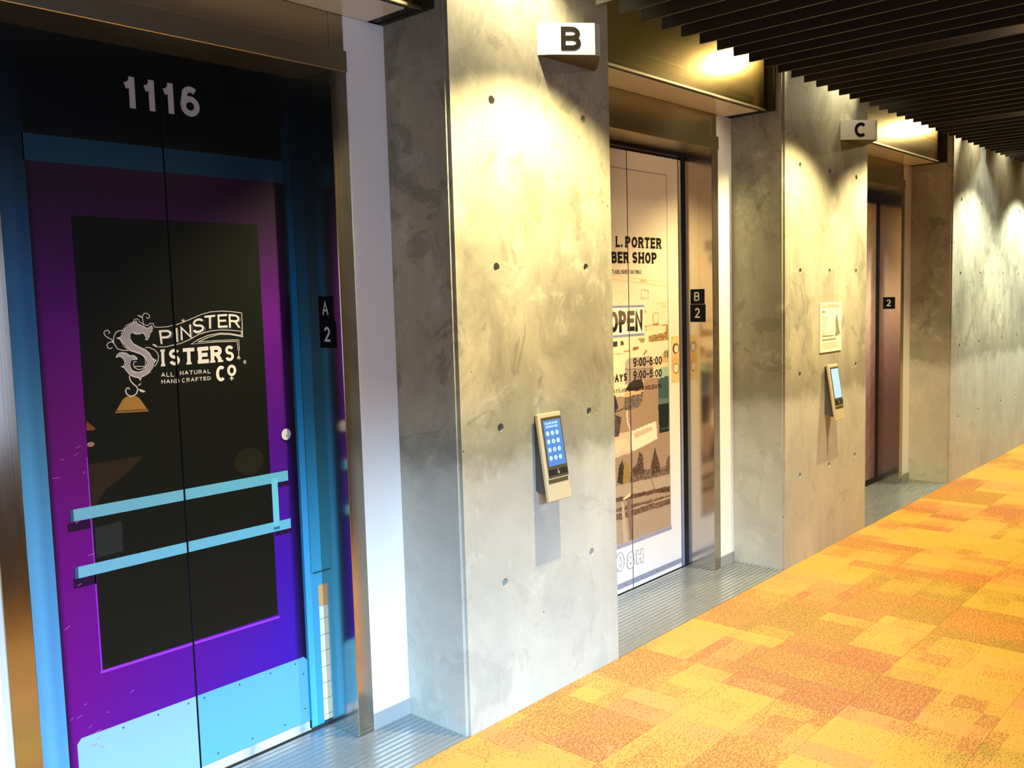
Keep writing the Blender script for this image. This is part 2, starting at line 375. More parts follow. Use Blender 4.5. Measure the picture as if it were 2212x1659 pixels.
ART={
'S_poly':[(1.401,1.624),(1.407,1.613),(1.424,1.605),(1.437,1.597),(1.447,1.602),(1.454,1.606),(1.457,1.597),(1.455,1.586),(1.447,1.579),(1.443,1.567),(1.436,1.558),(1.427,1.558),(1.43,1.565),(1.427,1.574),(1.421,1.581),(1.411,1.578),(1.395,1.58),(1.385,1.585),(1.378,1.577),(1.379,1.564),(1.387,1.55),(1.406,1.538),(1.426,1.528),(1.441,1.514),(1.449,1.498),(1.463,1.489),(1.454,1.48),(1.448,1.464),(1.437,1.45),(1.423,1.442),(1.408,1.436),(1.402,1.424),(1.398,1.434),(1.381,1.439),(1.369,1.446),(1.358,1.46),(1.35,1.472),(1.34,1.476),(1.351,1.48),(1.354,1.491),(1.349,1.502),(1.34,1.509),(1.326,1.506),(1.329,1.514),(1.336,1.521),(1.347,1.523),(1.362,1.52),(1.373,1.511),(1.386,1.511),(1.396,1.503),(1.398,1.495),(1.388,1.496),(1.378,1.494),(1.373,1.485),(1.373,1.472),(1.379,1.461),(1.396,1.455),(1.412,1.458),(1.425,1.471),(1.428,1.486),(1.425,1.497),(1.415,1.508),(1.4,1.516),(1.378,1.525),(1.364,1.537),(1.353,1.552),(1.345,1.563),(1.331,1.569),(1.346,1.573),(1.351,1.582),(1.359,1.595),(1.373,1.607),(1.389,1.615)],
'ribbons':[([(1.426,1.607),(1.424,1.621),(1.423,1.632),(1.425,1.64),(1.431,1.646),(1.441,1.645),(1.447,1.639),(1.447,1.631),(1.441,1.629),(1.436,1.633)],0.00254),([(1.351,1.574),(1.35,1.582),(1.356,1.595),(1.368,1.609),(1.391,1.618),(1.396,1.628),(1.408,1.628),(1.413,1.618),(1.427,1.609),(1.439,1.605),(1.448,1.612),(1.458,1.612),(1.463,1.599),(1.489,1.598),(1.507,1.599),(1.527,1.603)],0.00226),([(1.356,1.593),(1.341,1.592),(1.332,1.587),(1.326,1.577),(1.322,1.564),(1.324,1.551),(1.333,1.535),(1.348,1.529),(1.37,1.527)],0.00282),([(1.323,1.555),(1.317,1.565),(1.305,1.572),(1.296,1.58),(1.293,1.588),(1.298,1.594),(1.306,1.596),(1.312,1.59),(1.309,1.584)],0.00282),([(1.324,1.553),(1.316,1.558),(1.306,1.556),(1.3,1.548),(1.303,1.539),(1.311,1.536),(1.318,1.54)],0.00282),([(1.426,1.534),(1.442,1.532),(1.458,1.524),(1.468,1.512),(1.47,1.501),(1.467,1.486),(1.458,1.473),(1.453,1.47)],0.00254),([(1.345,1.562),(1.355,1.542),(1.37,1.528),(1.391,1.52),(1.412,1.511),(1.423,1.5),(1.424,1.486),(1.422,1.472)],0.00197),([(1.394,1.489),(1.387,1.49),(1.382,1.482),(1.385,1.471),(1.397,1.463),(1.41,1.463),(1.421,1.47)],0.00226),([(1.386,1.474),(1.406,1.473),(1.425,1.471)],0.00226),([(1.386,1.584),(1.398,1.579),(1.413,1.579)],0.00254),([(1.367,1.445),(1.368,1.431),(1.376,1.419),(1.388,1.408),(1.392,1.398),(1.387,1.385),(1.375,1.378),(1.364,1.378),(1.354,1.386),(1.351,1.397),(1.355,1.405),(1.361,1.406),(1.365,1.4)],0.00367),([(1.471,1.533),(1.498,1.532),(1.527,1.537)],0.00254),([(1.566,1.624),(1.565,1.612)],0.00226),([(1.559,1.621),(1.565,1.614),(1.572,1.62)],0.00226),([(1.538,1.604),(1.566,1.612),(1.597,1.623),(1.632,1.636),(1.668,1.644),(1.709,1.646),(1.75,1.643),(1.791,1.637),(1.79,1.552),(1.741,1.562),(1.699,1.565),(1.654,1.556),(1.615,1.542)],0.00247),([(1.527,1.536),(1.553,1.541),(1.583,1.551),(1.619,1.568),(1.664,1.578),(1.705,1.58),(1.746,1.577),(1.786,1.572),(1.785,1.557)],0.00247),([(1.785,1.556),(1.745,1.565),(1.704,1.569),(1.654,1.563),(1.616,1.55),(1.589,1.536),(1.684,1.539),(1.766,1.537),(1.769,1.504)],0.00247),([(1.615,1.542),(1.684,1.544),(1.773,1.542),(1.774,1.504)],0.00197),([(1.771,1.504),(1.769,1.471)],0.00197),([(1.762,1.475),(1.769,1.483),(1.776,1.474)],0.00296),([(1.737,1.414),(1.736,1.399)],0.00444),([(1.729,1.406),(1.737,1.41),(1.745,1.404)],0.00296)],
'leaves':[[(1.405,1.64),(1.415,1.64),(1.422,1.634),(1.423,1.629),(1.416,1.634)],[(1.393,1.399),(1.404,1.397),(1.419,1.389),(1.41,1.386),(1.401,1.389)],[(1.392,1.41),(1.398,1.415),(1.406,1.418),(1.4,1.411)],[(1.45,1.544),(1.461,1.542),(1.471,1.533),(1.463,1.533),(1.455,1.538)],[(1.332,1.591),(1.335,1.587),(1.33,1.586)]],
'logo_text':[('P',[(1.476,1.588),(1.522,1.589),(1.519,1.543),(1.48,1.542)],0.15,0),('I',[(1.536,1.593),(1.543,1.594),(1.543,1.546),(1.536,1.546)],0.15,0),('N',[(1.553,1.597),(1.593,1.604),(1.593,1.558),(1.553,1.551)],0.15,0),('S',[(1.601,1.621),(1.643,1.625),(1.641,1.575),(1.597,1.571)],0.15,0),('T',[(1.645,1.631),(1.686,1.634),(1.682,1.587),(1.645,1.586)],0.15,0),('E',[(1.695,1.634),(1.732,1.635),(1.732,1.588),(1.694,1.588)],0.15,0),('R',[(1.738,1.635),(1.781,1.631),(1.783,1.581),(1.737,1.587)],0.15,0),('I',[(1.477,1.524),(1.494,1.524),(1.492,1.467),(1.476,1.467)],0.24,1),('S',[(1.506,1.524),(1.547,1.524),(1.546,1.466),(1.505,1.468)],0.22,1),('T',[(1.557,1.524),(1.601,1.524),(1.599,1.467),(1.556,1.467)],0.24,1),('E',[(1.612,1.524),(1.654,1.525),(1.653,1.467),(1.611,1.467)],0.24,1),('R',[(1.66,1.525),(1.706,1.525),(1.705,1.467),(1.658,1.467)],0.24,1),('S',[(1.717,1.525),(1.752,1.525),(1.751,1.467),(1.715,1.467)],0.22,1),('C',[(1.679,1.455),(1.715,1.456),(1.713,1.398),(1.677,1.398)],0.24,0),('O',[(1.722,1.455),(1.756,1.455),(1.755,1.414),(1.721,1.415)],0.24,0),('ALL',[(1.475,1.446),(1.52,1.445),(1.52,1.43),(1.475,1.432)],0.16,0),('NATURAL',[(1.542,1.447),(1.656,1.445),(1.656,1.431),(1.542,1.433)],0.16,0),('HAND',[(1.475,1.423),(1.539,1.422),(1.538,1.407),(1.475,1.41)],0.16,0),('CRAFTED',[(1.548,1.422),(1.655,1.42),(1.656,1.408),(1.548,1.407)],0.16,0)],
'barber_text':[('L.',[(4.098,1.989),(4.166,1.99),(4.164,1.93),(4.097,1.928)],0.24,1),('PORTER',[(4.188,1.991),(4.552,1.992),(4.55,1.93),(4.186,1.93)],0.24,1),('BARBER',[(3.875,1.903),(4.218,1.906),(4.22,1.844),(3.875,1.84)],0.24,1),('SHOP',[(4.253,1.907),(4.5,1.908),(4.499,1.845),(4.251,1.844)],0.24,1),('ESTABLISHED IN 1962',[(4.023,1.807),(4.342,1.808),(4.341,1.786),(4.022,1.785)],0.15,1),('9:00-6:00',[(4.247,1.317),(4.539,1.31),(4.538,1.262),(4.246,1.267)],0.18,0),('9:00-5:00',[(4.245,1.245),(4.537,1.235),(4.536,1.19),(4.244,1.198)],0.18,0),('DAYS',[(4.027,1.241),(4.183,1.239),(4.182,1.195),(4.025,1.196)],0.24,1),('DAYS,MONDAYS OR HOLIDAYS',[(4.024,1.159),(4.531,1.149),(4.531,1.124),(4.023,1.137)],0.15,1)],
'open_quad':[(4.03,1.587),(4.344,1.586),(4.341,1.463),(4.03,1.464)],
'open_box':[(4.018,1.613),(4.363,1.611),(4.36,1.44),(4.012,1.44)],
'o8h':[('O',[(4.052,0.249),(4.124,0.244),(4.123,0.121),(4.048,0.128)]),('8',[(4.155,0.225),(4.223,0.224),(4.222,0.118),(4.152,0.122)]),('H',[(4.248,0.216),(4.313,0.215),(4.314,0.13),(4.246,0.134)])],
'paint':[('p',[(3.752,1.131),(4.619,1.085),(4.608,0.604),(3.735,0.63)],(150,124,108),0),('p',[(4.224,0.906),(4.471,0.936),(4.483,0.83),(4.248,0.792),(4.224,0.796)],(226,205,184),0),('p',[(3.933,0.91),(4.224,0.91),(4.228,0.787),(3.929,0.771)],(196,170,146),0),('p',[(3.744,0.885),(4.171,0.871),(4.208,0.805),(3.74,0.786)],(205,182,158),0),('p',[(4.237,0.893),(4.415,0.91),(4.435,0.888),(4.256,0.86)],(190,165,142),0),('p',[(4.06,1.019),(4.125,0.995),(4.097,0.892),(4.059,0.892),(3.909,0.905),(3.913,1.035)],(62,46,46),0),('p',[(3.917,1.136),(4.071,1.121),(4.097,1.056),(4.068,1.029),(3.913,1.043)],(56,42,70),0),('l',[(4.176,1.033),(4.184,0.96),(4.211,0.911),(4.228,0.803)],(226,210,194),0.0072),('l',[(4.068,1.029),(4.15,1.043),(4.176,1.033)],(70,58,58),0.0063),('p',[(4.499,1.175),(4.617,1.181),(4.614,1.026),(4.499,1.026)],(92,104,104),0),('p',[(4.495,1.026),(4.614,1.031),(4.61,0.858),(4.505,0.858)],(24,34,34),0),('l',[(4.527,0.88),(4.6,0.883)],(90,90,84),0.0045),('p',[(4.074,0.637),(4.092,0.724),(4.126,0.757),(4.14,0.717),(4.13,0.616)],(46,36,30),0),('p',[(4.142,0.754),(4.193,0.716),(4.193,0.625),(4.127,0.624)],(142,116,66),0),('p',[(4.192,0.616),(4.205,0.676),(4.367,0.665),(4.595,0.655),(4.611,0.599)],(90,72,62),0),('p',[(4.294,0.778),(4.33,0.753),(4.339,0.647),(4.23,0.649),(4.218,0.689),(4.266,0.713)],(64,50,42),0),('p',[(4.454,0.787),(4.474,0.737),(4.497,0.694),(4.512,0.627),(4.421,0.625),(4.409,0.679),(4.431,0.727)],(62,48,40),0),('p',[(4.578,0.689),(4.599,0.711),(4.614,0.716),(4.611,0.604),(4.565,0.627)],(78,62,52),0),('p',[(3.735,0.63),(4.616,0.596),(4.614,0.522),(3.733,0.558)],(166,146,126),0),('l',[(4.414,0.604),(4.467,0.483)],(90,70,58),0.0045),('p',[(3.733,0.566),(4.201,0.547),(4.614,0.528),(4.613,0.491),(4.447,0.511),(4.2,0.522),(3.732,0.544)],(74,52,42),0),('p',[(3.732,0.544),(4.2,0.522),(4.447,0.511),(4.613,0.491),(4.613,0.472),(3.731,0.501)],(156,132,114),0),('p',[(3.731,0.509),(4.613,0.472),(4.611,0.418),(3.728,0.43)],(88,65,53),0),('l',[(3.73,0.473),(4.612,0.456)],(168,150,132),0.0063),('p',[(4.122,0.538),(4.195,0.559),(4.201,0.539),(4.135,0.528)],(214,190,160),0),('p',[(3.728,0.43),(4.611,0.418),(4.625,0.271),(3.723,0.283)],(160,138,120),0),('p',[(4.111,0.517),(4.134,0.513),(4.167,0.283),(4.125,0.284)],(178,156,140),0),('p',[(4.161,0.531),(4.2,0.524),(4.217,0.259),(4.188,0.26)],(122,100,88),0),('l',[(4.215,1.123),(4.223,0.256)],(110,92,84),0.0036),('l',[(3.756,1.779),(4.212,1.744),(4.62,1.712)],(206,180,144),0.0029),('l',[(3.757,1.801),(4.213,1.768),(4.621,1.733)],(214,188,152),0.0024),('p',[(4.33,1.754),(4.393,1.753),(4.392,1.737),(4.33,1.739)],(196,166,122),0),('l',[(4.08,1.67),(4.094,1.689),(4.135,1.695),(4.145,1.679),(4.169,1.687),(4.179,1.661),(4.136,1.624),(4.106,1.634),(4.099,1.654)],(206,186,152),0.0039),('l',[(4.336,1.697),(4.409,1.691),(4.407,1.645),(4.336,1.649),(4.336,1.697)],(188,152,106),0.0034),('l',[(4.455,1.563),(4.512,1.559),(4.509,1.494),(4.453,1.497),(4.455,1.563)],(180,144,96),0.0029),('p',[(4.453,1.505),(4.509,1.502),(4.509,1.492),(4.453,1.495)],(150,116,74),0),('p',[(4.366,1.582),(4.39,1.58),(4.39,1.565),(4.366,1.567)],(186,160,124),0),('p',[(4.494,1.625),(4.603,1.625),(4.602,1.612),(4.494,1.61)],(212,186,146),0),('p',[(4.552,1.609),(4.594,1.608),(4.588,1.587),(4.555,1.59)],(208,182,144),0),('l',[(4.367,1.493),(4.615,1.488)],(170,138,92),0.0044),('p',[(4.415,1.483),(4.576,1.482),(4.575,1.451),(4.414,1.452)],(222,200,164),0),('p',[(4.368,1.489),(4.39,1.488),(4.388,1.462),(4.369,1.461)],(176,146,100),0),('p',[(4.375,1.483),(4.384,1.483),(4.382,1.467),(4.375,1.467)],(226,204,166),0),('p',[(4.588,1.489),(4.617,1.49),(4.616,1.437),(4.586,1.438)],(160,124,66),0),('p',[(4.405,1.434),(4.616,1.45),(4.615,1.399),(4.404,1.399)],(128,100,60),0),('p',[(4.292,1.426),(4.365,1.421),(4.365,1.4),(4.324,1.4)],(150,130,80),0),('p',[(3.959,1.424),(4.099,1.418),(4.1,1.389),(4.061,1.387),(3.958,1.396)],(56,46,44),0),('p',[(4.128,1.419),(4.158,1.415),(4.16,1.393),(4.129,1.392)],(60,50,46),0),('p',[(3.957,1.361),(4.159,1.349),(4.159,1.341),(3.957,1.354)],(190,160,130),0),('p',[(4.16,1.363),(4.219,1.362),(4.219,1.352),(4.159,1.353)],(186,128,92),0),('p',[(4.246,1.376),(4.302,1.377),(4.302,1.363),(4.245,1.356)],(140,98,72),0),('p',[(4.344,1.33),(4.375,1.357),(4.389,1.348),(4.367,1.327)],(160,110,74),0),('p',[(4.541,1.318),(4.572,1.341),(4.613,1.347),(4.611,1.262),(4.539,1.267)],(186,160,120),0),('p',[(4.572,1.337),(4.584,1.338),(4.583,1.302),(4.571,1.299)],(96,76,56),0),('p',[(4.597,1.34),(4.612,1.339),(4.611,1.292),(4.596,1.293)],(90,70,56),0),('p',[(4.448,1.285),(4.614,1.266),(4.613,1.244),(4.447,1.239)],(214,190,154),0),('p',[(4.17,1.296),(4.183,1.313),(4.214,1.319),(4.418,1.318),(4.442,1.298),(4.448,1.243),(4.169,1.259)],(168,150,142),0),('p',[(4.167,1.259),(4.448,1.243),(4.447,1.18),(4.344,1.181),(4.164,1.171)],(152,134,130),0),('l',[(4.167,1.259),(4.448,1.243)],(120,104,100),0.0044),('p',[(4.348,1.184),(4.508,1.187),(4.497,1.066),(4.338,1.081)],(152,122,110),0),('p',[(4.502,1.24),(4.611,1.244),(4.61,1.191),(4.5,1.182)],(148,168,156),0),('p',[(4.5,1.179),(4.61,1.191),(4.607,1.055),(4.497,1.066)],(60,82,86),0),('p',[(4.164,1.139),(4.189,1.169),(4.254,1.196),(4.326,1.195),(4.345,1.168),(4.339,1.106),(4.324,1.108),(4.295,1.127)],(52,46,44),0),('p',[(4.16,1.127),(4.295,1.127),(4.332,1.14),(4.339,1.123),(4.294,1.102),(4.159,1.103)],(190,160,120),0),('p',[(4.159,1.103),(4.339,1.11),(4.334,1.065),(4.293,1.036),(4.192,1.026),(4.15,1.051)],(86,76,74),0)],
'bead':[(3.84,0.276),(4.63,0.257),(4.631,0.274),(3.841,0.296)],
'signs':0}


# ================================================================ SETTING
YR=.335; YD=.52; ZC=3.3
HOLES_Z=(.545,1.165,1.787,2.41)
def pier(x0,x1,holes,label):
    bm=bmesh.new(); bbox(bm,x0,x1,0,.95,-.02,ZC)
    bm.verts.ensure_lookup_table()
    es=[e for e in bm.edges if abs(e.verts[0].co.x-e.verts[1].co.x)<1e-6 and abs(e.verts[0].co.y)<1e-6 and abs(e.verts[1].co.y)<1e-6]
    bmesh.ops.bevel(bm,geom=es,offset=.013,segments=2,affect='EDGES')
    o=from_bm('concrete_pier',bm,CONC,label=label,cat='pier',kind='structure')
    cb=bmesh.new()
    for hx in holes:
        for hz in HOLES_Z:
            jx=hx+random.uniform(-.004,.004); jz=hz+random.uniform(-.003,.003)
            r=bmesh.ops.create_cone(cb,cap_ends=True,segments=20,radius1=.0150,radius2=.0185,depth=.06,matrix=Matrix.Translation((jx,-.0,jz))@Matrix.Rotation(math.radians(90),4,'X'))
    cm=bpy.data.meshes.new('cut'); cb.to_mesh(cm); cb.free(); co=bpy.data.objects.new('cut',cm); COL.objects.link(co)
    md=o.modifiers.new('b','BOOLEAN'); md.operation='DIFFERENCE'; md.object=co; md.solver='EXACT'
    dg=bpy.context.evaluated_depsgraph_get(); me=bpy.data.meshes.new_from_object(o.evaluated_get(dg))
    o.modifiers.clear(); old=o.data; o.data=me; bpy.data.objects.remove(co)
    for hx in holes:
        for hz in HOLES_Z:
            bm=bmesh.new(); bmesh.ops.create_cone(bm,cap_ends=True,segments=14,radius1=.0148,radius2=.012,depth=.004,matrix=Matrix.Translation((hx,.028,hz))@Matrix.Rotation(math.radians(90),4,'X'))
            from_bm('tie_hole_plug',bm,HOLE,o)
    return o
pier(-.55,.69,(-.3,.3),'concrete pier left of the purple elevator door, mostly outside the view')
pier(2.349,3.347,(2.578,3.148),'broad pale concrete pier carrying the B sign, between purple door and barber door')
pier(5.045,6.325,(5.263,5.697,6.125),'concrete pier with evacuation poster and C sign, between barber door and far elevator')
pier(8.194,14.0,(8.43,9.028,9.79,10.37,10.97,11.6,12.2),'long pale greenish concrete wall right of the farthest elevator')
# floor slab and carpet tiles
fl=box('floor',-3.2,14.1,-3.1,1.2,-.12,-.008,simple('subfloor',(90,80,70),.9),kind='structure',label='orange patterned carpet floor of the elevator lobby')
bm=bmesh.new(); bbox(bm,-.2497,.2497,-.2497,.2497,-.0075,0,.0012)
tile_me=bpy.data.meshes.new('carpet_tile'); bm.to_mesh(tile_me); bm.free(); tile_me.materials.append(CARPET)
for i in range(-6,28):
    for j in range(6):
        t=bpy.data.objects.new('carpet_tile',tile_me); COL.objects.link(t); t.parent=fl
        t.location=(.25+i*.5,-.25-j*.5,0)
# ceiling void and slats
ce=box('ceiling',-3.2,14.1,-3.1,1.0,ZC,ZC+.1,CEIL,kind='structure',label='black ceiling hung with long dark slats')
bm=bmesh.new(); bbox(bm,-.006,.006,-2.98,-.2,2.793,2.925,.0015)
slat_me=bpy.data.meshes.new('ceiling_slat'); bm.to_mesh(slat_me); bm.free(); slat_me.materials.append(SLAT)
for i in range(-12,64):
    t=bpy.data.objects.new('ceiling_slat',slat_me); COL.objects.link(t); t.parent=ce; t.location=(3.142+i*.1574,0,0)
# far side of the lobby (seen only mirrored in the steel)
box('wall_left',-3.3,-3.2,-3.1,1.0,0,ZC,WALLP,kind='structure',label='plain wall closing the lobby on the left')
box('wall_right',14.0,14.1,-3.1,1.0,0,ZC,WALLP,kind='structure',label='plain wall closing the lobby on the right')
bm=bmesh.new()
WX0,WX1,WZ0,WZ1=-2.7,2.02,.86,2.12
bbox(bm,-3.3,WX0,-3.12,-3.0,0,ZC); bbox(bm,WX1,14.1,-3.12,-3.0,0,ZC); bbox(bm,WX0,WX1,-3.12,-3.0,0,WZ0); bbox(bm,WX0,WX1,-3.12,-3.0,WZ1,ZC)
from_bm('wall_opposite',bm,WOOD,kind='structure',label='brown panelled wall with window opening behind the viewer')

# white return panels beside each elevator, with their grey base strips
def white_panel(n,x0,x1,side,zt=2.704):
    box('wall_panel',x0,x1,YR,YR+.10,0,zt,WHITEP,kind='structure',label=side+' white wall panel strip',cat='wall panel')
    box('baseboard_%s'%n,x0,x1,YR-.006,YR-.0002,.0,.062,BASE,kind='structure',label='grey base strip under the '+side+' white panel',cat='baseboard')
# openings: (pier left edge, outer jamb left, outer jamb right, pier right edge)
OPEN=[(.69,.877,2.156,2.349),(3.347,3.523,4.868,5.045),(6.325,6.50,8.008,8.194)]
ORD=['purple door','barber shop door','farthest elevator']
for k,(a,b_,c,d) in enumerate(OPEN):
    white_panel('left_%d'%(k+1),a,b_,'left-hand '+ORD[k]); white_panel('right_%d'%(k+1),c,d,'right-hand '+ORD[k])

# ================================================================ ELEVATORS
def elevator(n,k,label,seam):
    a,b_,c,d=OPEN[k]; jl,jr=b_+.073,c-.073
    e=empty('door_%d'%n,((jl+jr)/2,YD,0),label=label,cat='elevator door',kind='structure')
    L=[]
    for (x0,x1) in ((jl-.02,seam-.0035),(seam+.0035,jr+(.0 if n!=3 else 0))):
        L.append(box('door_leaf',x0,x1,YD,YD+.035,.006,2.499,simple('leaf_edge',(40,40,44),.4),e,.0008))
    for x0,x1,nm in ((b_,jl,'l'),(jr,c,'r')):
        j=box('door_jamb',x0,x1,.325,YD+.06,0,2.499,JAMB,e,.0015)
        y0=jl if nm=='l' else jr
    box('frame_header',b_-.0,c+.002,.320,YD+.06,2.499,2.576,JAMBX,e,.002)
    box('transom_panel',b_,jr+.008,YR,YR+.02,2.578,2.704,JAMBX,e,.0008)
    box('transom_end_panel',jr+.0105,c,YR,YR+.02,2.578,2.704,JAMBX,e,.0008)
    box('shaft_backing',a-.1,d+.1,YD+.07,YD+.12,-.02,ZC,BLACK,e)
    return e,L,jl,jr
e1,L1,jl1,jr1=elevator(1,0,'elevator door wrapped in a photo of a purple shop door with blue frame, numbered 1116',1.532)
e2,L2,jl2,jr2=elevator(2,1,'elevator door wrapped in a photo of a white barber shop door with hours and OPEN sign',4.213)
e3,L3,jl3,jr3=elevator(3,2,'farthest elevator door with dusky pinkish brown print, below the C sign',7.25)
# ribbed sill plates
def sill(k,label):
    a,b_,c,d=OPEN[k]; x0,x1=a+.001,d-.001
    n=18; ys=np.linspace(.003,.519,n+1); prof=[(.0005,-.007)]
    for i in range(n):
        y0,y1=ys[i],ys[i+1]; w_=(y1-y0)
        prof+=[(y0+w_*.10,.0005),(y0+w_*.70,.0005),(y0+w_*.74,-.0045),(y0+w_*1.06,-.0045)]
    prof+=[(.5195,-.007)]
    bm=bmesh.new(); A=[bm.verts.new((x0,y,z)) for y,z in prof]; B=[bm.verts.new((x1,y,z)) for y,z in prof]
    for i in range(len(prof)-1): bm.faces.new((A[i],B[i],B[i+1],A[i+1]))
    bm.faces.new(A[::-1]); bm.faces.new(B); bm.faces.new((A[0],A[-1],B[-1],B[0]))
    bmesh.ops.recalc_face_normals(bm,faces=bm.faces)
    o=from_bm('threshold_plate',bm,SILL,label=label,cat='threshold')
    for x in np.arange(x0+.2,x1-.1,.42):
        for y in (.06,.30):
            b2=bmesh.new(); bmesh.ops.create_cone(b2,cap_ends=True,segments=12,radius1=.0045,radius2=.0035,depth=.0012,matrix=Matrix.Translation((x,ys[int(y/.516*n)]+.010,.0010)))
            from_bm('screw',b2,simple('bright_screw',(230,230,225),.2,1) if 'bright_screw' not in bpy.data.materials else bpy.data.materials['bright_screw'],o)
    return o
sill(0,'ribbed steel threshold plate in front of the purple elevator door')
sill(1,'ribbed steel threshold plate in front of the barber shop elevator door')
sill(2,'ribbed steel threshold plate in front of the farthest elevator door')

# light canopies over the elevators
def canopy(k,label):
    a,b_,c,d=OPEN[k]; x0,x1=a+.002,d-.002
    e=empty('elevator_canopy',((x0+x1)/2,.2,2.704),label=label,cat='canopy')
    box('front_face',x0,x1-.022,.098,.112,2.708,ZC-.002,BRASS,e,.001)
    box('end_plate',x1-.022,x1,.050,.50,2.704,ZC-.002,DARKM,e,.001)
    box('canopy_box',x0,x1-.022,.1125,.55,2.709,ZC-.002,DARKM,e)
    box('front_trim',x0,x1-.022,.090,.0975,2.704,2.716,JAMBX,e,.001)
    box('soffit_panel',x0+.07,x1-.078,.122,YR-.003,2.7035,2.7085,SOFF,e,.001)
    return e
canopy(0,'brass coloured metal canopy above the purple elevator door')
canopy(1,'brushed brass metal canopy above the barber shop elevator door')
canopy(2,'brushed metal canopy above the farthest elevator, right of the C sign')

# ================================================================ DOOR 1 ARTWORK
S1=1.532
lay=lambda k:YD-.0006-.0004*k
BL=[(0.0,(98,164,218)),(.7,(78,146,212)),(1.3,(66,134,204)),(1.75,(46,100,158)),(2.0,(24,58,92)),(2.2,(10,26,42)),(2.5,(6,9,14))]  # printed blues; canopy shade above and daylight below partly put into the colour
print_piece('printed_background',grid_polys(jl1,jr1,.006,2.498,20,40),lay(0),lambda x,z:lin(stops(z,[(0,(30,60,80)),(1.2,(14,22,30)),(2.5,(5,8,10))])),L1,S1)  # darker towards the top, shade partly put into the print
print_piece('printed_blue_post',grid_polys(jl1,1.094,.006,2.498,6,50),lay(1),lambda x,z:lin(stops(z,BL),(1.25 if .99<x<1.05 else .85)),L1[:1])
print_piece('printed_blue_head',grid_polys(1.09,2.0,2.11,2.19,20,3),lay(1),lambda x,z:lin(lerp((20,60,86),(14,44,64),(x-1.09)/.9)),L1,S1)
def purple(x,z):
    top=(38,16,42); t=(x-1.095)/.9  # top tone carries print and canopy shade together
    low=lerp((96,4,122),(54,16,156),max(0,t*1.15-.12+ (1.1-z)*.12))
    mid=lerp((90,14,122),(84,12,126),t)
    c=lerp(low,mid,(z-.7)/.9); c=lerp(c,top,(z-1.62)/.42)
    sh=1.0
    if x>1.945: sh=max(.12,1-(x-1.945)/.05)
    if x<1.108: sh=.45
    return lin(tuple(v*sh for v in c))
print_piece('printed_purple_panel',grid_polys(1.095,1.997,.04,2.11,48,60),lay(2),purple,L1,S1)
print_piece('printed_glass',grid_polys(1.217,1.876,.504,1.953,4,8),lay(3),(13,17,16),L1,S1)
print_piece('printed_glass_bead',ribbon([(1.209,.498),(1.882,.493)],.009)+ribbon([(1.213,.50),(1.213,1.2)],.004),lay(4),(140,50,196),L1,S1)
kp=[(1.121,.045),(1.994,.045),(1.994,.290),(1.980,.306),(1.135,.306),(1.121,.290)]
print_piece('printed_kick_plate',[kp],lay(3),lambda x,z:lin((132,170,196) if x<S1 else (92,158,194)),L1,S1)
print_piece('printed_kick_screws',[arc(x,z,.0032,.0032,0,330,8) for x,z in [(1.27,.29),(1.39,.29),(1.50,.29),(1.56,.29),(1.70,.29),(1.83,.29),(1.94,.29),(1.975,.24),(1.975,.10),(1.60,.07),(1.74,.07),(1.88,.07)]],lay(4),(30,50,66),L1,S1)
print_piece('printed_threshold',grid_polys(jl1,2.0,.007,.044,24,1),lay(3),lambda x,z:lin((196,204,214) if math.sin(x*57)>-.6 else (150,156,166)),L1,S1)
# right-hand blue frame
print_piece('printed_blue_stile',grid_polys(2.004,2.032,.012,2.49,2,50),lay(3),lambda x,z:lin(stops(z,[(0,(86,176,220)),(.9,(62,160,216)),(1.5,(26,128,190)),(1.8,(18,88,132)),(2.1,(10,34,50)),(2.5,(5,10,14))])),L1[1:])  # stile, edge and casing: shade at the top partly put into the colour
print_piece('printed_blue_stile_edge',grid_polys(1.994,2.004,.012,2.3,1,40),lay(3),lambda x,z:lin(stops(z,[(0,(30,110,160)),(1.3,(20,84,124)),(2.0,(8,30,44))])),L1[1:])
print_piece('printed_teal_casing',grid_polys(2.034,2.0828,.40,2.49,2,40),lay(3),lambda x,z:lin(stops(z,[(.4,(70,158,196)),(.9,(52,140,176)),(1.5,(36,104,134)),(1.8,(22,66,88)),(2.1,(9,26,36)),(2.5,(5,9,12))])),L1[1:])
print_piece('printed_casing_foot',grid_polys(2.032,2.062,.012,.62,2,10),lay(4),(66,150,192),L1[1:])
print_piece('printed_brick_edge',grid_polys(2.062,2.0828,.02,.482,1,8),lay(4),(214,212,202),L1[1:])
print_piece('printed_brick_joints',[[(2.062,z),(2.0828,z),(2.0828,z+.0035),(2.062,z+.0035)] for z in (.04,.105,.17,.235,.30,.365,.43)],lay(5),(150,140,128),L1[1:])
print_piece('printed_terracotta_block',[[(2.062,.484),(2.0828,.484),(2.0828,.568),(2.062,.568)]],lay(5),(212,160,104),L1[1:])
print_piece('printed_frame_shadow',[[(2.04,.618),(2.0828,.618),(2.0828,.624),(2.04,.624)]],lay(5),(24,70,92),L1[1:])
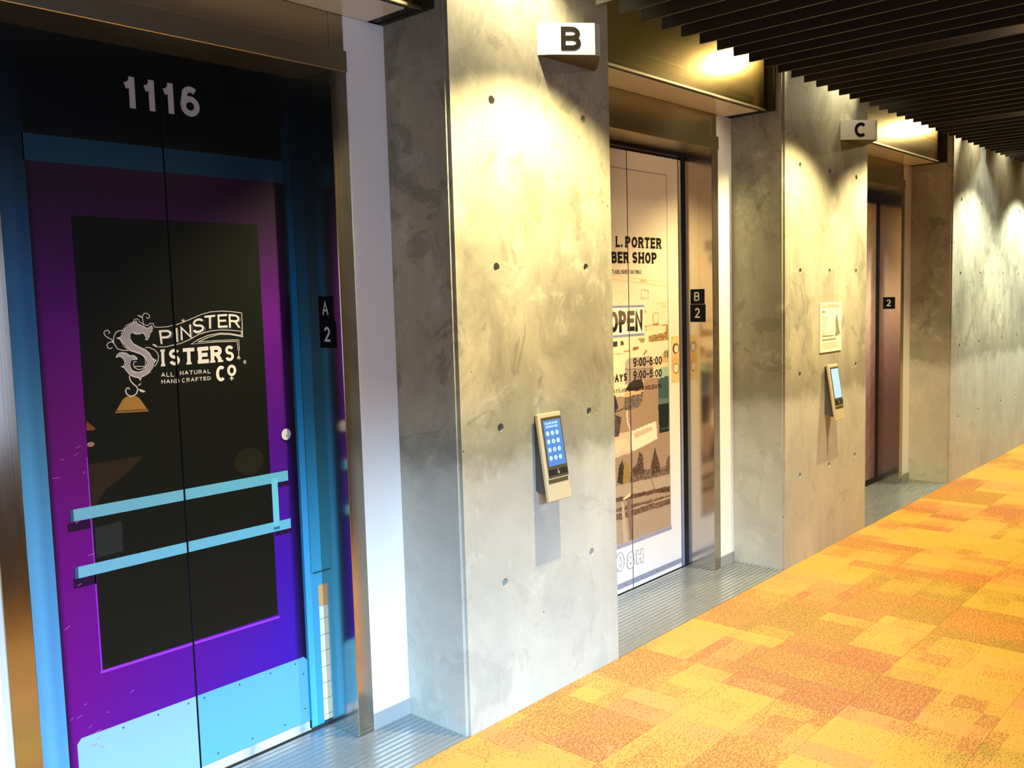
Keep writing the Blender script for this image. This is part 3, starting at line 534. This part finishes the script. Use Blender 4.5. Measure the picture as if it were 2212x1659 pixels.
# push bars of the photographed door
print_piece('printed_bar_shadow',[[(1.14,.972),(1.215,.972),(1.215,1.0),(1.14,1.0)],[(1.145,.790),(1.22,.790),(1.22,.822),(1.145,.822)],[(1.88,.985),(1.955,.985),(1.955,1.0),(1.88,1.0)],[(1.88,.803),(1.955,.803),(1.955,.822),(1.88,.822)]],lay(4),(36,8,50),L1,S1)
print_piece('printed_push_bar',[[(1.152,1.003),(1.95,1.003),(1.95,1.041),(1.152,1.041)],[(1.155,.820),(1.952,.820),(1.952,.857),(1.155,.857)]],lay(5),lambda x,z:lin(lerp((104,164,200),(88,166,204),(x-1.15)/.8)),L1,S1)
print_piece('printed_bar_ends',[[(1.150,1.003),(1.160,1.003),(1.160,1.041),(1.150,1.041)],[(1.152,.820),(1.162,.820),(1.162,.857),(1.152,.857)]],lay(6),(40,84,112),L1[:1])
print_piece('printed_bar_link',[[(1.877,.838),(1.903,.838),(1.903,1.022),(1.877,1.022)]],lay(6),(98,182,214),L1[1:])
print_piece('printed_bar_link_foot',[[(1.877,.827),(1.903,.827),(1.903,.838),(1.877,.838)]],lay(7),(40,110,140),L1[1:])
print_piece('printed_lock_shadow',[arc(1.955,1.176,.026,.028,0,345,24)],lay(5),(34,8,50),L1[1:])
print_piece('printed_lock_cylinder',[arc(1.951,1.178,.0205,.0215,0,345,24)],lay(6),(190,192,206),L1[1:])
print_piece('printed_keyhole',[[(1.949,1.169),(1.954,1.169),(1.9515,1.180)]],lay(7),(30,30,60),L1[1:])
# things reflected in the photographed glass
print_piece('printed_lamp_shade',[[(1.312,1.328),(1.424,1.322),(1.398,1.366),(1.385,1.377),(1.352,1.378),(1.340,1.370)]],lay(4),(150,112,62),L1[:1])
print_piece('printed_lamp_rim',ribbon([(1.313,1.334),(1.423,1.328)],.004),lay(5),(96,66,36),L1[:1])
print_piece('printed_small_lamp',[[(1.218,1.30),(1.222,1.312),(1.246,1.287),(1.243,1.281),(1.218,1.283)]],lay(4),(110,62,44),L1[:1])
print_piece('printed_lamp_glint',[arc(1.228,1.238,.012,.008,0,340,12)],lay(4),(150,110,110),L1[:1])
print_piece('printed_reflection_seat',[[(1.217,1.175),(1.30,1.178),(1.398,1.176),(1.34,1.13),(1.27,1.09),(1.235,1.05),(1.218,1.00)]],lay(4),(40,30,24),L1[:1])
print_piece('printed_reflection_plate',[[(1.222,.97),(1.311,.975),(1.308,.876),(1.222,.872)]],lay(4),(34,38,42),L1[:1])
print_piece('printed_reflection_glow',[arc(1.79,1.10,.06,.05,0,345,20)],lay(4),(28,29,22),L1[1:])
# scratches in the purple paint
rs=random.Random(5)
print_piece('printed_scratches',[ribbon([(x,z),(x+rs.uniform(.008,.022),z+rs.uniform(0,.008))],.0018)[0] for x,z in [(rs.uniform(1.105,1.20),rs.uniform(.12,1.3)) for _ in range(16)]+[(1.30,.40),(1.22,.36),(1.16,.33)]],lay(5),(176,90,180),L1[:1])
# number and logo
print_piece('printed_house_number',string_polys('1116',[(1.405,2.405),(1.672,2.405),(1.672,2.305),(1.405,2.305)],.20,0,.20),lay(6),(176,172,168),L1,S1)
LAV=(206,202,222)
lg=[]
for pts,wd in ART['ribbons']: lg+=ribbon(pts,wd)
print_piece('printed_logo_vines',lg+[list(p) for p in ART['leaves']],lay(5),(200,198,206),L1,S1)
def tess(poly):
    from mathutils.geometry import tessellate_polygon
    t=tessellate_polygon([[Vector((q[0],q[1],0)) for q in poly]])
    return [[poly[i] for i in f] for f in t]
print_piece('printed_logo_initial',tess(ART['S_poly']),lay(5),LAV,L1[:1])
def hatch(poly,slope,step,wd,inset):
    c,s=math.cos(slope),math.sin(slope); out=[]
    rot=[(x*c+z*s,-x*s+z*c) for x,z in poly]; v0=min(q[1] for q in rot); v1=max(q[1] for q in rot); v=v0+step/2
    while v<v1:
        xs=[]
        for (a,b),(a2,b2) in zip(rot,rot[1:]+rot[:1]):
            if (b-v)*(b2-v)<0: xs.append(a+(a2-a)*(v-b)/(b2-b))
        xs.sort()
        for u0,u1 in zip(xs[::2],xs[1::2]):
            if u1-u0>2.6*inset:
                p=[(u0+inset,v),(u1-inset,v)]
                out+=ribbon([(x*c-z*s,x*s+z*c) for x,z in p],wd)
        v+=step
    return out
print_piece('printed_logo_hatching',hatch(ART['S_poly'],math.radians(66),.0052,.0019,.0035),lay(6),(22,24,34),L1[:1])
lt=[]
for t,q,wt,sf in ART['logo_text']: lt+=string_polys(t,q,wt,sf,.28 if len(t)>1 else .1)
print_piece('printed_logo_lettering',lt,lay(5),(214,212,222),L1,S1)
sh=[]
for t,q,wt,sf in ART['logo_text'][:7]:
    sh+=string_polys(t,[(a+.0055,b-.0035) for a,b in q],.035,0,.1)
print_piece('printed_logo_letter_shadow',sh,lay(4),(130,128,140),L1,S1)
print_piece('printed_logo_mark',ribbon(arc(1.793,1.461,.0055,.006,0,360,16),.0014)+string_polys('R',[(1.7905,1.4645),(1.7955,1.4645),(1.7955,1.4575),(1.7905,1.4575)],.2),lay(5),(190,188,198),L1[1:])

# ================================================================ DOOR 2 ARTWORK
S2=4.213
CRM=[(0.0,(214,214,232)),(.4,(216,212,222)),(1.0,(220,210,202)),(1.8,(218,204,186)),(2.45,(208,194,178))]
print_piece('printed_door_paint',grid_polys(jl2,4.7945,.006,2.498,16,40),lay(0),lambda x,z:lin(stops(z,CRM)),L2,S2)
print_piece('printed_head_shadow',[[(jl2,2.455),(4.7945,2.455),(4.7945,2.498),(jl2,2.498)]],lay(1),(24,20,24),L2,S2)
print_piece('printed_head_line',[[(jl2,2.470),(4.75,2.470),(4.75,2.476),(jl2,2.476)]],lay(2),(120,104,110),L2,S2)
print_piece('printed_door_edge',[[(4.735,.006),(4.744,.006),(4.744,2.455),(4.735,2.455)]],lay(1),(96,60,56),L2[1:])
print_piece('printed_jamb_strip',grid_polys(4.744,4.768,.006,2.47,1,30),lay(1),lambda x,z:lin(stops(z,[(0,(120,140,190)),(.6,(150,160,190)),(1.6,(188,182,172)),(2.4,(170,160,140))])),L2[1:])
print_piece('printed_dark_joint',[[(4.768,.006),(4.7945,.006),(4.7945,2.48),(4.768,2.48)]],lay(2),(8,9,12),L2[1:])
# photograph seen through the shop glass, painted on a fine grid
gx0,gx1,gz0,gz1=3.74,4.612,.285,2.352
NX,NZ=174,413
XX,ZZ=np.meshgrid(np.linspace(gx0,gx1,NX+1),np.linspace(gz0,gz1,NZ+1),indexing='ij')
IM=np.zeros((NX+1,NZ+1,3),dtype=np.float64)
for i in range(3):
    IM[...,i]=np.interp(ZZ,[.28,.9,1.15,1.35,1.8,2.35],[(150,128,112)[i],(166,148,132)[i],(214,198,176)[i],(220,204,180)[i],(220,204,184)[i],(208,192,172)[i]])
def inside(poly):
    m=np.zeros(XX.shape,bool); n=len(poly)
    for i in range(n):
        x1,z1=poly[i]; x2,z2=poly[(i+1)%n]
        if z1==z2: continue
        c=((ZZ>=min(z1,z2))&(ZZ<max(z1,z2))); xi=x1+(ZZ-z1)*(x2-x1)/(z2-z1); m^=c&(XX<xi)
    return m
def near(pts,wd):
    m=np.zeros(XX.shape,bool)
    for (x1,z1),(x2,z2) in zip(pts,pts[1:]):
        dx,dz=x2-x1,z2-z1; l2=dx*dx+dz*dz+1e-12; t=np.clip(((XX-x1)*dx+(ZZ-z1)*dz)/l2,0,1)
        m|=np.hypot(XX-x1-t*dx,ZZ-z1-t*dz)<wd/2
    return m
rng=np.random.default_rng(3)
for kind_,pts,colr,wd in ART['paint']:
    m=inside(pts) if kind_=='p' else near(pts,max(wd*1.3,.0062))
    IM[m]=colr
    if kind_=='p' and sum(colr)<300 and colr[0]>colr[2]+8:      # leaves and bottles: broken up
        e=m&(rng.random(XX.shape)<.22); IM[e]=np.array(colr)*1.5+20
IM+=rng.normal(0,3.0,XX.shape)[...,None]
IM=np.clip(IM,0,255)
def grid_mesh(name,X,Z,y,img,parent,m0,m1):
    nx,nz=X.shape
    v=np.stack([X,np.full_like(X,y),Z],-1).reshape(-1,3)
    idx=np.arange(nx*nz).reshape(nx,nz)
    f=np.stack([idx[:-1,:-1],idx[1:,:-1],idx[1:,1:],idx[:-1,1:]],-1).reshape(-1,4)
    me=bpy.data.meshes.new(name); me.vertices.add(len(v)); me.vertices.foreach_set('co',v.ravel())
    me.loops.add(f.size); me.loops.foreach_set('vertex_index',f.ravel()); me.polygons.add(len(f))
    me.polygons.foreach_set('loop_start',np.arange(0,f.size,4)); me.update(calc_edges=True); me.validate()
    s=img/255; l=np.where(s<=.04045,s/12.92,((s+.055)/1.055)**2.4)
    a=np.ones((len(v),4),dtype=np.float32); a[:,:3]=l.reshape(-1,3)
    me.color_attributes.new('Col','FLOAT_COLOR','POINT').data.foreach_set('color',a.ravel())
    return link(name,me,VINYL,parent)
ks=int(np.argmin(np.abs(XX[:,0]-S2)))
XL=XX.copy(); XL[ks]=S2-.0036; XRr=XX.copy(); XRr[ks]=S2+.0036
grid_mesh('printed_shop_interior',XL[:ks+1],ZZ[:ks+1],lay(1),IM[:ks+1],L2[0],0,0)
grid_mesh('printed_shop_interior',XRr[ks:],ZZ[ks:],lay(1),IM[ks:],L2[1],0,0)
print_piece('printed_glass_edge',ribbon([(3.72,.283),(3.72,2.356),(4.615,2.356),(4.615,.27)],.005),lay(2),(150,130,112),L2,S2)
print_piece('printed_glass_bead',[[(3.70,.262),(4.624,.262),(4.624,.284),(3.70,.284)]],lay(3),(146,140,168),L2,S2)
print_piece('printed_bottom_trim',grid_polys(jl2,4.735,.030,.062,20,1),lay(2),(132,136,164),L2,S2)
print_piece('printed_trim_screws',[arc(x,.045,.004,.004,0,320,8) for x in (4.02,4.14,4.30,4.46,4.60)],lay(3),(40,38,50),L2,S2)
bt=[]
for t,q,wt,sf in ART['barber_text']: bt+=string_polys(t,q,wt,sf,.16 if sf else .20)
print_piece('printed_shop_lettering',bt,lay(4),(26,20,18),L2,S2)
ob=ART['open_box']; oq=ART['open_quad']
print_piece('printed_open_sign',[list(ob)],lay(3),(236,228,214),L2,S2)
print_piece('printed_open_stripes',[[(ob[0][0],ob[0][1]),(ob[1][0],ob[1][1]),(ob[1][0],ob[1][1]-.012),(ob[0][0],ob[0][1]-.012)],[(ob[3][0],ob[3][1]+.013),(ob[2][0],ob[2][1]+.013),(ob[2][0],ob[2][1]),(ob[3][0],ob[3][1])]],lay(4),(132,130,180),L2,S2)
zm=(oq[0][1]+oq[3][1])/2-.012
print_piece('printed_open_lettering',[p2 for p in string_polys('OPEN',oq,.29,0,.24) for p2 in [p]],lay(5),lambda x,z:lin((102,84,76) if z>zm else (34,26,28)),L2,S2)
for t,q in ART['o8h']:
    # lettering outlines, seen mirrored on the rail
    ps=string_polys(t,q,.34,0); print_piece('printed_rail_letter',ps,lay(3),(120,116,132),L2,S2)
    s_=[(a+(.0,.0)[0],b) for a,b in q]; cx=sum(a for a,b in q)/4; cz=sum(b for a,b in q)/4
    hh=abs(q[0][1]-q[3][1])*.045; q2=[(a+(hh if a<cx else -hh),b+(hh if b<cz else -hh)) for a,b in q]
    print_piece('printed_rail_letter_fill',string_polys(t,q2,.26,0),lay(4),(226,220,232),L2,S2)
# printed lock plate
print_piece('printed_lock_plate',grid_polys(4.646,4.732,1.142,1.42,1,6),lay(2),lambda x,z:lin((196,160,104) if 1.2<z<1.3 else (214,184,132)),L2[1:])
print_piece('printed_lock_rings',[arc(4.694,1.345,.036,.032,0,345,24),arc(4.694,1.225,.034,.031,0,345,24)],lay(3),(92,66,40),L2[1:])
print_piece('printed_lock_barrels',[arc(4.698,1.343,.024,.024,0,345,20),arc(4.692,1.226,.030,.027,0,345,20)],lay(4),(206,184,146),L2[1:])
print_piece('printed_lock_faces',[arc(4.702,1.343,.015,.017,0,345,16),arc(4.702,1.226,.016,.018,0,345,16)],lay(5),(236,222,196),L2[1:])
print_piece('printed_lock_slots',[arc(4.703,1.343,.003,.009,0,330,8),arc(4.703,1.226,.003,.007,0,330,8),arc(4.656,1.408,.003,.003,0,330,8),arc(4.656,1.154,.003,.003,0,330,8)],lay(6),(44,32,24),L2[1:])

# ================================================================ DOOR 3 ARTWORK
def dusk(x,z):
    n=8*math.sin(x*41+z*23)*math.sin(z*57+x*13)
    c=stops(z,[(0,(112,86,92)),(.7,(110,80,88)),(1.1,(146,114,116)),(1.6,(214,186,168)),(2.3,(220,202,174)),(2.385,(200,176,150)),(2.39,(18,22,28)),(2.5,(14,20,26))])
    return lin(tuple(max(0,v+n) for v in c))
print_piece('printed_dusk_photo',grid_polys(jl3,jr3-.045,.006,2.498,50,120),lay(1),dusk,L3,7.25)
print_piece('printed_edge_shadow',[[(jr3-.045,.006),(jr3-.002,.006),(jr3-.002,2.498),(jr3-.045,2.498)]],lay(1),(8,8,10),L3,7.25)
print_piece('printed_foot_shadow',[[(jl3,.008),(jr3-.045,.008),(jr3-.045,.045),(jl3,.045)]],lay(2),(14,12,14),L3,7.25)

# ================================================================ SIGNS
def flat_text(name,text,M,quad,wt,mat,parent,th0=.0012,serif=0,gap=.17):
    'raised lettering: quads in (u,v) of the plane given by matrix M (u, v, outwards)'
    bm=bmesh.new()
    for i_,poly in enumerate(string_polys(text,quad,wt,serif,gap)):
        th=th0+5e-6*(i_%60)
        lo=[bm.verts.new(M@Vector((q[0],q[1],0))) for q in poly]; hi=[bm.verts.new(M@Vector((q[0],q[1],th))) for q in poly]
        n=len(poly)
        try:
            bm.faces.new(hi)
            for i in range(n): bm.faces.new((lo[i],lo[(i+1)%n],hi[(i+1)%n],hi[i]))
        except ValueError: pass
    bmesh.ops.recalc_face_normals(bm,faces=bm.faces)
    return from_bm(name,bm,mat,parent)
def plane_matrix(o,u,v):
    u=Vector(u).normalized(); v=Vector(v).normalized(); n=u.cross(v)
    return Matrix(((u.x,v.x,n.x,o[0]),(u.y,v.y,n.y,o[1]),(u.z,v.z,n.z,o[2]),(0,0,0,1)))
def wedge_sign(ch,xl,label):
    'three-sided sign projecting from the pier, a letter on each slanted face'
    z0,z1=2.622,2.745
    e=empty('letter_sign',(xl+.19,0,z0),label=label,cat='sign')
    A=Vector((xl,-.001,0)); B=Vector((xl+.030,-.040,0)); C_=Vector((xl+.170,-.158,0)); D_=Vector((xl+.205,-.158,0)); E_=Vector((xl+.345,-.040,0)); F2=Vector((xl+.375,-.001,0))
    pl=[A,B,C_,D_,E_,F2]
    bm=bmesh.new(); lo=[bm.verts.new((p.x,p.y,z0)) for p in pl]; hi=[bm.verts.new((p.x,p.y,z1)) for p in pl]
    n=len(pl)
    for i in range(n): bm.faces.new((lo[i],lo[(i+1)%n],hi[(i+1)%n],hi[i]))
    bm.faces.new(lo); bm.faces.new(hi[::-1]); bmesh.ops.recalc_face_normals(bm,faces=bm.faces)
    from_bm('sign_body',bm,SIGN,e)
    bm=bmesh.new(); ctr=sum(pl,Vector())/6; q=[ctr+(p-ctr)*.985 for p in pl]
    l2=[bm.verts.new((p.x,p.y,z0-.0015)) for p in q]; h2=[bm.verts.new((p.x,p.y,z0-.0002)) for p in q]
    for i in range(n): bm.faces.new((l2[i],l2[(i+1)%n],h2[(i+1)%n],h2[i]))
    bm.faces.new(l2); bm.faces.new(h2[::-1]); bmesh.ops.recalc_face_normals(bm,faces=bm.faces)
    from_bm('sign_underside',bm,simple('sign_underside_shade',(70,60,44),.7),e,label='dark underside plate, shade put into its colour')  # dark plate: shade below the sign put into its colour
    for P,Q in ((B,C_),(D_,E_)):
        u=(Q-P).normalized(); nrm=Vector((u.y,-u.x,0))
        M=plane_matrix((P.x+nrm.x*.0006,P.y+nrm.y*.0006,z0),u,(0,0,1)); W_=(Q-P).length
        if M.col[2].xyz.dot(nrm)<0: pass
        cx=W_*.465; hw=.040 if ch=='B' else .043
        flat_text('sign_letter',ch,M,[(cx-hw,.108),(cx+hw,.108),(cx+hw,.017),(cx-hw,.017)],.205,LETTER,e)
    return e
wedge_sign('B',2.857,'white wedge-shaped sign with a black letter B high on the concrete pier')
wedge_sign('C',5.853,'grey wedge-shaped sign with a black letter C high on the pier by the far elevator')
# floor and car plates on the jambs (faces -X)
def jamb_plate(name,ch,x,y0,y1,z0,z1,label,wt=.14,grp=None):
    e=empty(name,(x,(y0+y1)/2,z0),label=label,cat='sign',group=grp)
    box('plate',x-.0022,x-.0001,y0,y1,z0,z1,PLATE,e,.0006)
    M=plane_matrix((x-.0022,y1,z0),(0,-1,0),(0,0,1))
    H=z1-z0; W_=y1-y0; cx=W_*.47; hw=.0165 if ch!='A' else .018
    flat_text('plate_character',ch,M,[(cx-hw,H*.80),(cx+hw,H*.80),(cx+hw,H*.22),(cx-hw,H*.22)],wt,WHITE,e,.0008)
    return e
jamb_plate('floor_plate','2',jr1,.358,.457,1.497,1.596,'black plate with white 2 on the jamb of the purple door','.17' and .16)
jamb_plate('elevator_plate','A',jr1,.368,.457,1.597,1.690,'black plate with white A above the 2 beside the purple door',.13)
jamb_plate('floor_plate','2',jr2,.374,.477,1.499,1.604,'black plate with white 2 on the jamb of the barber shop door',.16)
jamb_plate('elevator_plate','B',jr2,.380,.475,1.605,1.694,'black plate with white B above the 2 beside the barber shop door',.13)
jamb_plate('floor_plate','2',jr3,.372,.472,1.500,1.600,'black plate with white 2 on the jamb of the farthest elevator',.16)

# evacuation poster
ev=empty('evacuation_poster',(5.706,0,1.275),label='cream evacuation plan poster on the concrete pier above the far keypad',cat='poster')
box('poster_board',5.541,5.874,-.006,-.0005,1.275,1.587,simple('cream_board',(236,226,200),.5),ev,.001)
INK=simple('grey_ink',(128,116,90),.7); INK2=simple('pale_ink',(168,154,124),.7)
PM=plane_matrix((5.541,-.0062,1.275),(1,0,0),(0,0,1))
flat_text('poster_heading','EVACUATION PLAN',PM,[(.024,.302),(.285,.302),(.285,.278),(.024,.278)],.20,INK,ev,.0003)
flat_text('poster_subheading','USA',PM,[(.024,.262),(.072,.262),(.072,.251),(.024,.251)],.2,INK,ev,.0003) if False else None
bm=bmesh.new()
def pq(bm,u0,u1,v0,v1): bm.faces.new([bm.verts.new(PM@Vector((u,v,.0003))) for u,v in ((u0,v0),(u1,v0),(u1,v1),(u0,v1))])
for i in range(11): pq(bm,.026,.06+.05*rs.random(),.232-i*.0125,.232-i*.0125+.004)
for i in range(4): pq(bm,.026,.25+.03*rs.random(),.052-i*.010,.052-i*.010+.0035)
from_bm('poster_small_print',bm,INK2,ev,kind='stuff')
for q4 in ((.026,.205,.098,.106),(.026,.24,.074,.084),(.026,.070,.250,.262)):
    bm=bmesh.new(); pq(bm,*q4); from_bm('poster_caption',bm,INK,ev)
bm=bmesh.new()
for poly in [[(.236,.215),(.250,.243),(.266,.218),(.280,.175),(.292,.140),(.312,.110),(.226,.092),(.230,.112),(.240,.125),(.236,.155),(.232,.185)]]:
    for t3 in tess(poly): bm.faces.new([bm.verts.new(PM@Vector((u,v,.0003))) for u,v in t3])
from_bm('poster_floor_diagram',bm,INK,ev)

# destination keypads
SCREEN=simple('lit_keypad_screen',(60,92,150),.2,0,None,(74,118,190),.62)
SCREEN2=simple('bright_keypad_screen',(90,110,140),.2,0,None,(176,206,240),1.0)
KEY=simple('lit_key',(150,190,230),.3,0,None,(150,200,245),.85); KEYINK=simple('key_digit',(40,80,140),.4,0,None,(50,90,160),.5)
PBODY=simple('champagne_panel_metal',(214,200,168),.34,.35); PDARK=simple('dark_keypad_bezel',(104,94,70),.3,.5); PSIDE=simple('keypad_side',(150,146,136),.35,.8)
def keypad(xl,bright,label):
    top=Vector((xl,-.030,1.197)); dn=Vector((0,-.054,-.353)); h=dn.length; vdir=-dn.normalized()
    wdt=.147
    e=empty('call_keypad',(xl+wdt/2,0,.84),label=label,cat='keypad')
    M=plane_matrix(tuple(top+dn),(1,0,0),tuple(vdir))   # u right, v up, n outwards
    def slab(name,u0,u1,v0,v1,n0,n1,mat,bev=0):
        bm=bmesh.new(); bbox(bm,u0,u1,v0,v1,n0,n1,bev,2 if bev>.002 else 1); bm.transform(M)
        return from_bm(name,bm,mat,e)
    slab('housing_plate',0,wdt,0,h,-.016,0,PBODY,.0035)
    # wedge bracket to the wall
    bm=bmesh.new(); x0,x1=xl+.016,xl+wdt-.016
    a=M@Vector((0,h-.010,-.0165)); b2=M@Vector((0,.020,-.0165))
    P=[(a.y,a.z),(-.001,a.z),(-.001,.880),(b2.y,b2.z)]
    lo=[bm.verts.new((x0,y,z)) for y,z in P]; hi=[bm.verts.new((x1,y,z)) for y,z in P]
    for i in range(4): bm.faces.new((lo[i],lo[(i+1)%4],hi[(i+1)%4],hi[i]))
    bm.faces.new(lo[::-1]); bm.faces.new(hi); bmesh.ops.recalc_face_normals(bm,faces=bm.faces)
    from_bm('wall_bracket',bm,simple('bracket_grey',(96,96,94),.5,.5),e)
    slab('screen_bezel',.016,wdt-.004,.093,h-.018,.0002,.0016,PDARK,.001)
    s=slab('screen',.026,wdt-.012,.140,h-.030,.0017,.0024,SCREEN2 if bright else SCREEN)
    slab('accessibility_strip',.020,wdt-.008,.104,.127,.0017,.0026,BLACK)
    slab('speaker_slot',.012,wdt-.010,.072,.088,.0002,.0012,PDARK)
    # wheelchair symbol
    ps=ribbon(arc(.080,.112,.0042,.0042,60,350,12),.0014)+ribbon([(.078,.1235),(.079,.1155),(.0845,.115),(.0875,.109)],.0016)+[arc(.078,.1250,.0016,.0016,0,315,8)]
    bm=bmesh.new()
    for p in ps: bm.faces.new([bm.verts.new(M@Vector((q[0],q[1],.0029))) for q in p])
    from_bm('wheelchair_symbol',bm,WHITE,e)
    if not bright:
        k=0
        labels=['1','2','3','4','5','6','7','8','9','f','0','-']
        for r_ in range(4):
            for c_ in range(3):
                u=.045+.0300*c_; v=.273-.0335*r_
                bm=bmesh.new(); bmesh.ops.create_cone(bm,cap_ends=True,segments=20,radius1=.0095,radius2=.0093,depth=.0006,matrix=M@Matrix.Translation((u,v,.0028)))
                from_bm('key',bm,KEY,e)
                t=labels[k]; k+=1
                if t in GL and t not in 'f': 
                    flat_text('key_digit',t,M@Matrix.Translation((0,0,.0032)),[(u-.0028,v+.005),(u+.0028,v+.005),(u+.0028,v-.005),(u-.0028,v-.005)] if t!='-' else [(u-.003,v+.004),(u+.003,v+.004),(u+.003,v-.004),(u-.003,v-.004)],.18,KEYINK,e,.0002)
        for t,q in (('PLEASE ENTER',[(.036,.318),(.115,.318),(.115,.309),(.036,.309)]),('DESTINATION',[(.040,.304),(.113,.304),(.113,.295),(.040,.295)])):
            flat_text('screen_prompt',t,M@Matrix.Translation((0,0,.0025)),q,.15,KEY,e,.0002)
    else:
        slab('key_lock',.020,.042,.100,.124,.0027,.0040,BLACK,.001)
    return e
GL['3']=(.58,[arc(.45,.745,.46,.255,150,-80,8)+arc(.45,.26,.52,.26,80,-150,9)],[]); GL['4']=(.60,[[(.75,0),(.75,1),(0,.3),(1,.3)]],[]); GL['7']=(.56,[[(0,1),(1,1),(.35,0)]],[])
keypad(2.763,False,'slanted elevator keypad with blue number screen on the pier under the B sign')
keypad(5.605,True,'slanted elevator keypad with pale blue screen below the evacuation poster')

GROUPS={'concrete_pier':'concrete piers between the elevators','threshold_plate':'ribbed threshold plates','elevator_canopy':'metal canopies over the elevators',
'letter_sign':'wedge-shaped letter signs','floor_plate':'black floor number plates','elevator_plate':'black elevator letter plates','call_keypad':'slanted call keypads','wall_panel':'white return panels','baseboard':'grey base strips','door_':'elevator doors'}
for o in COL.objects:
    if o.parent is None:
        for k_,v_ in GROUPS.items():
            if o.name.startswith(k_): o['group']=v_
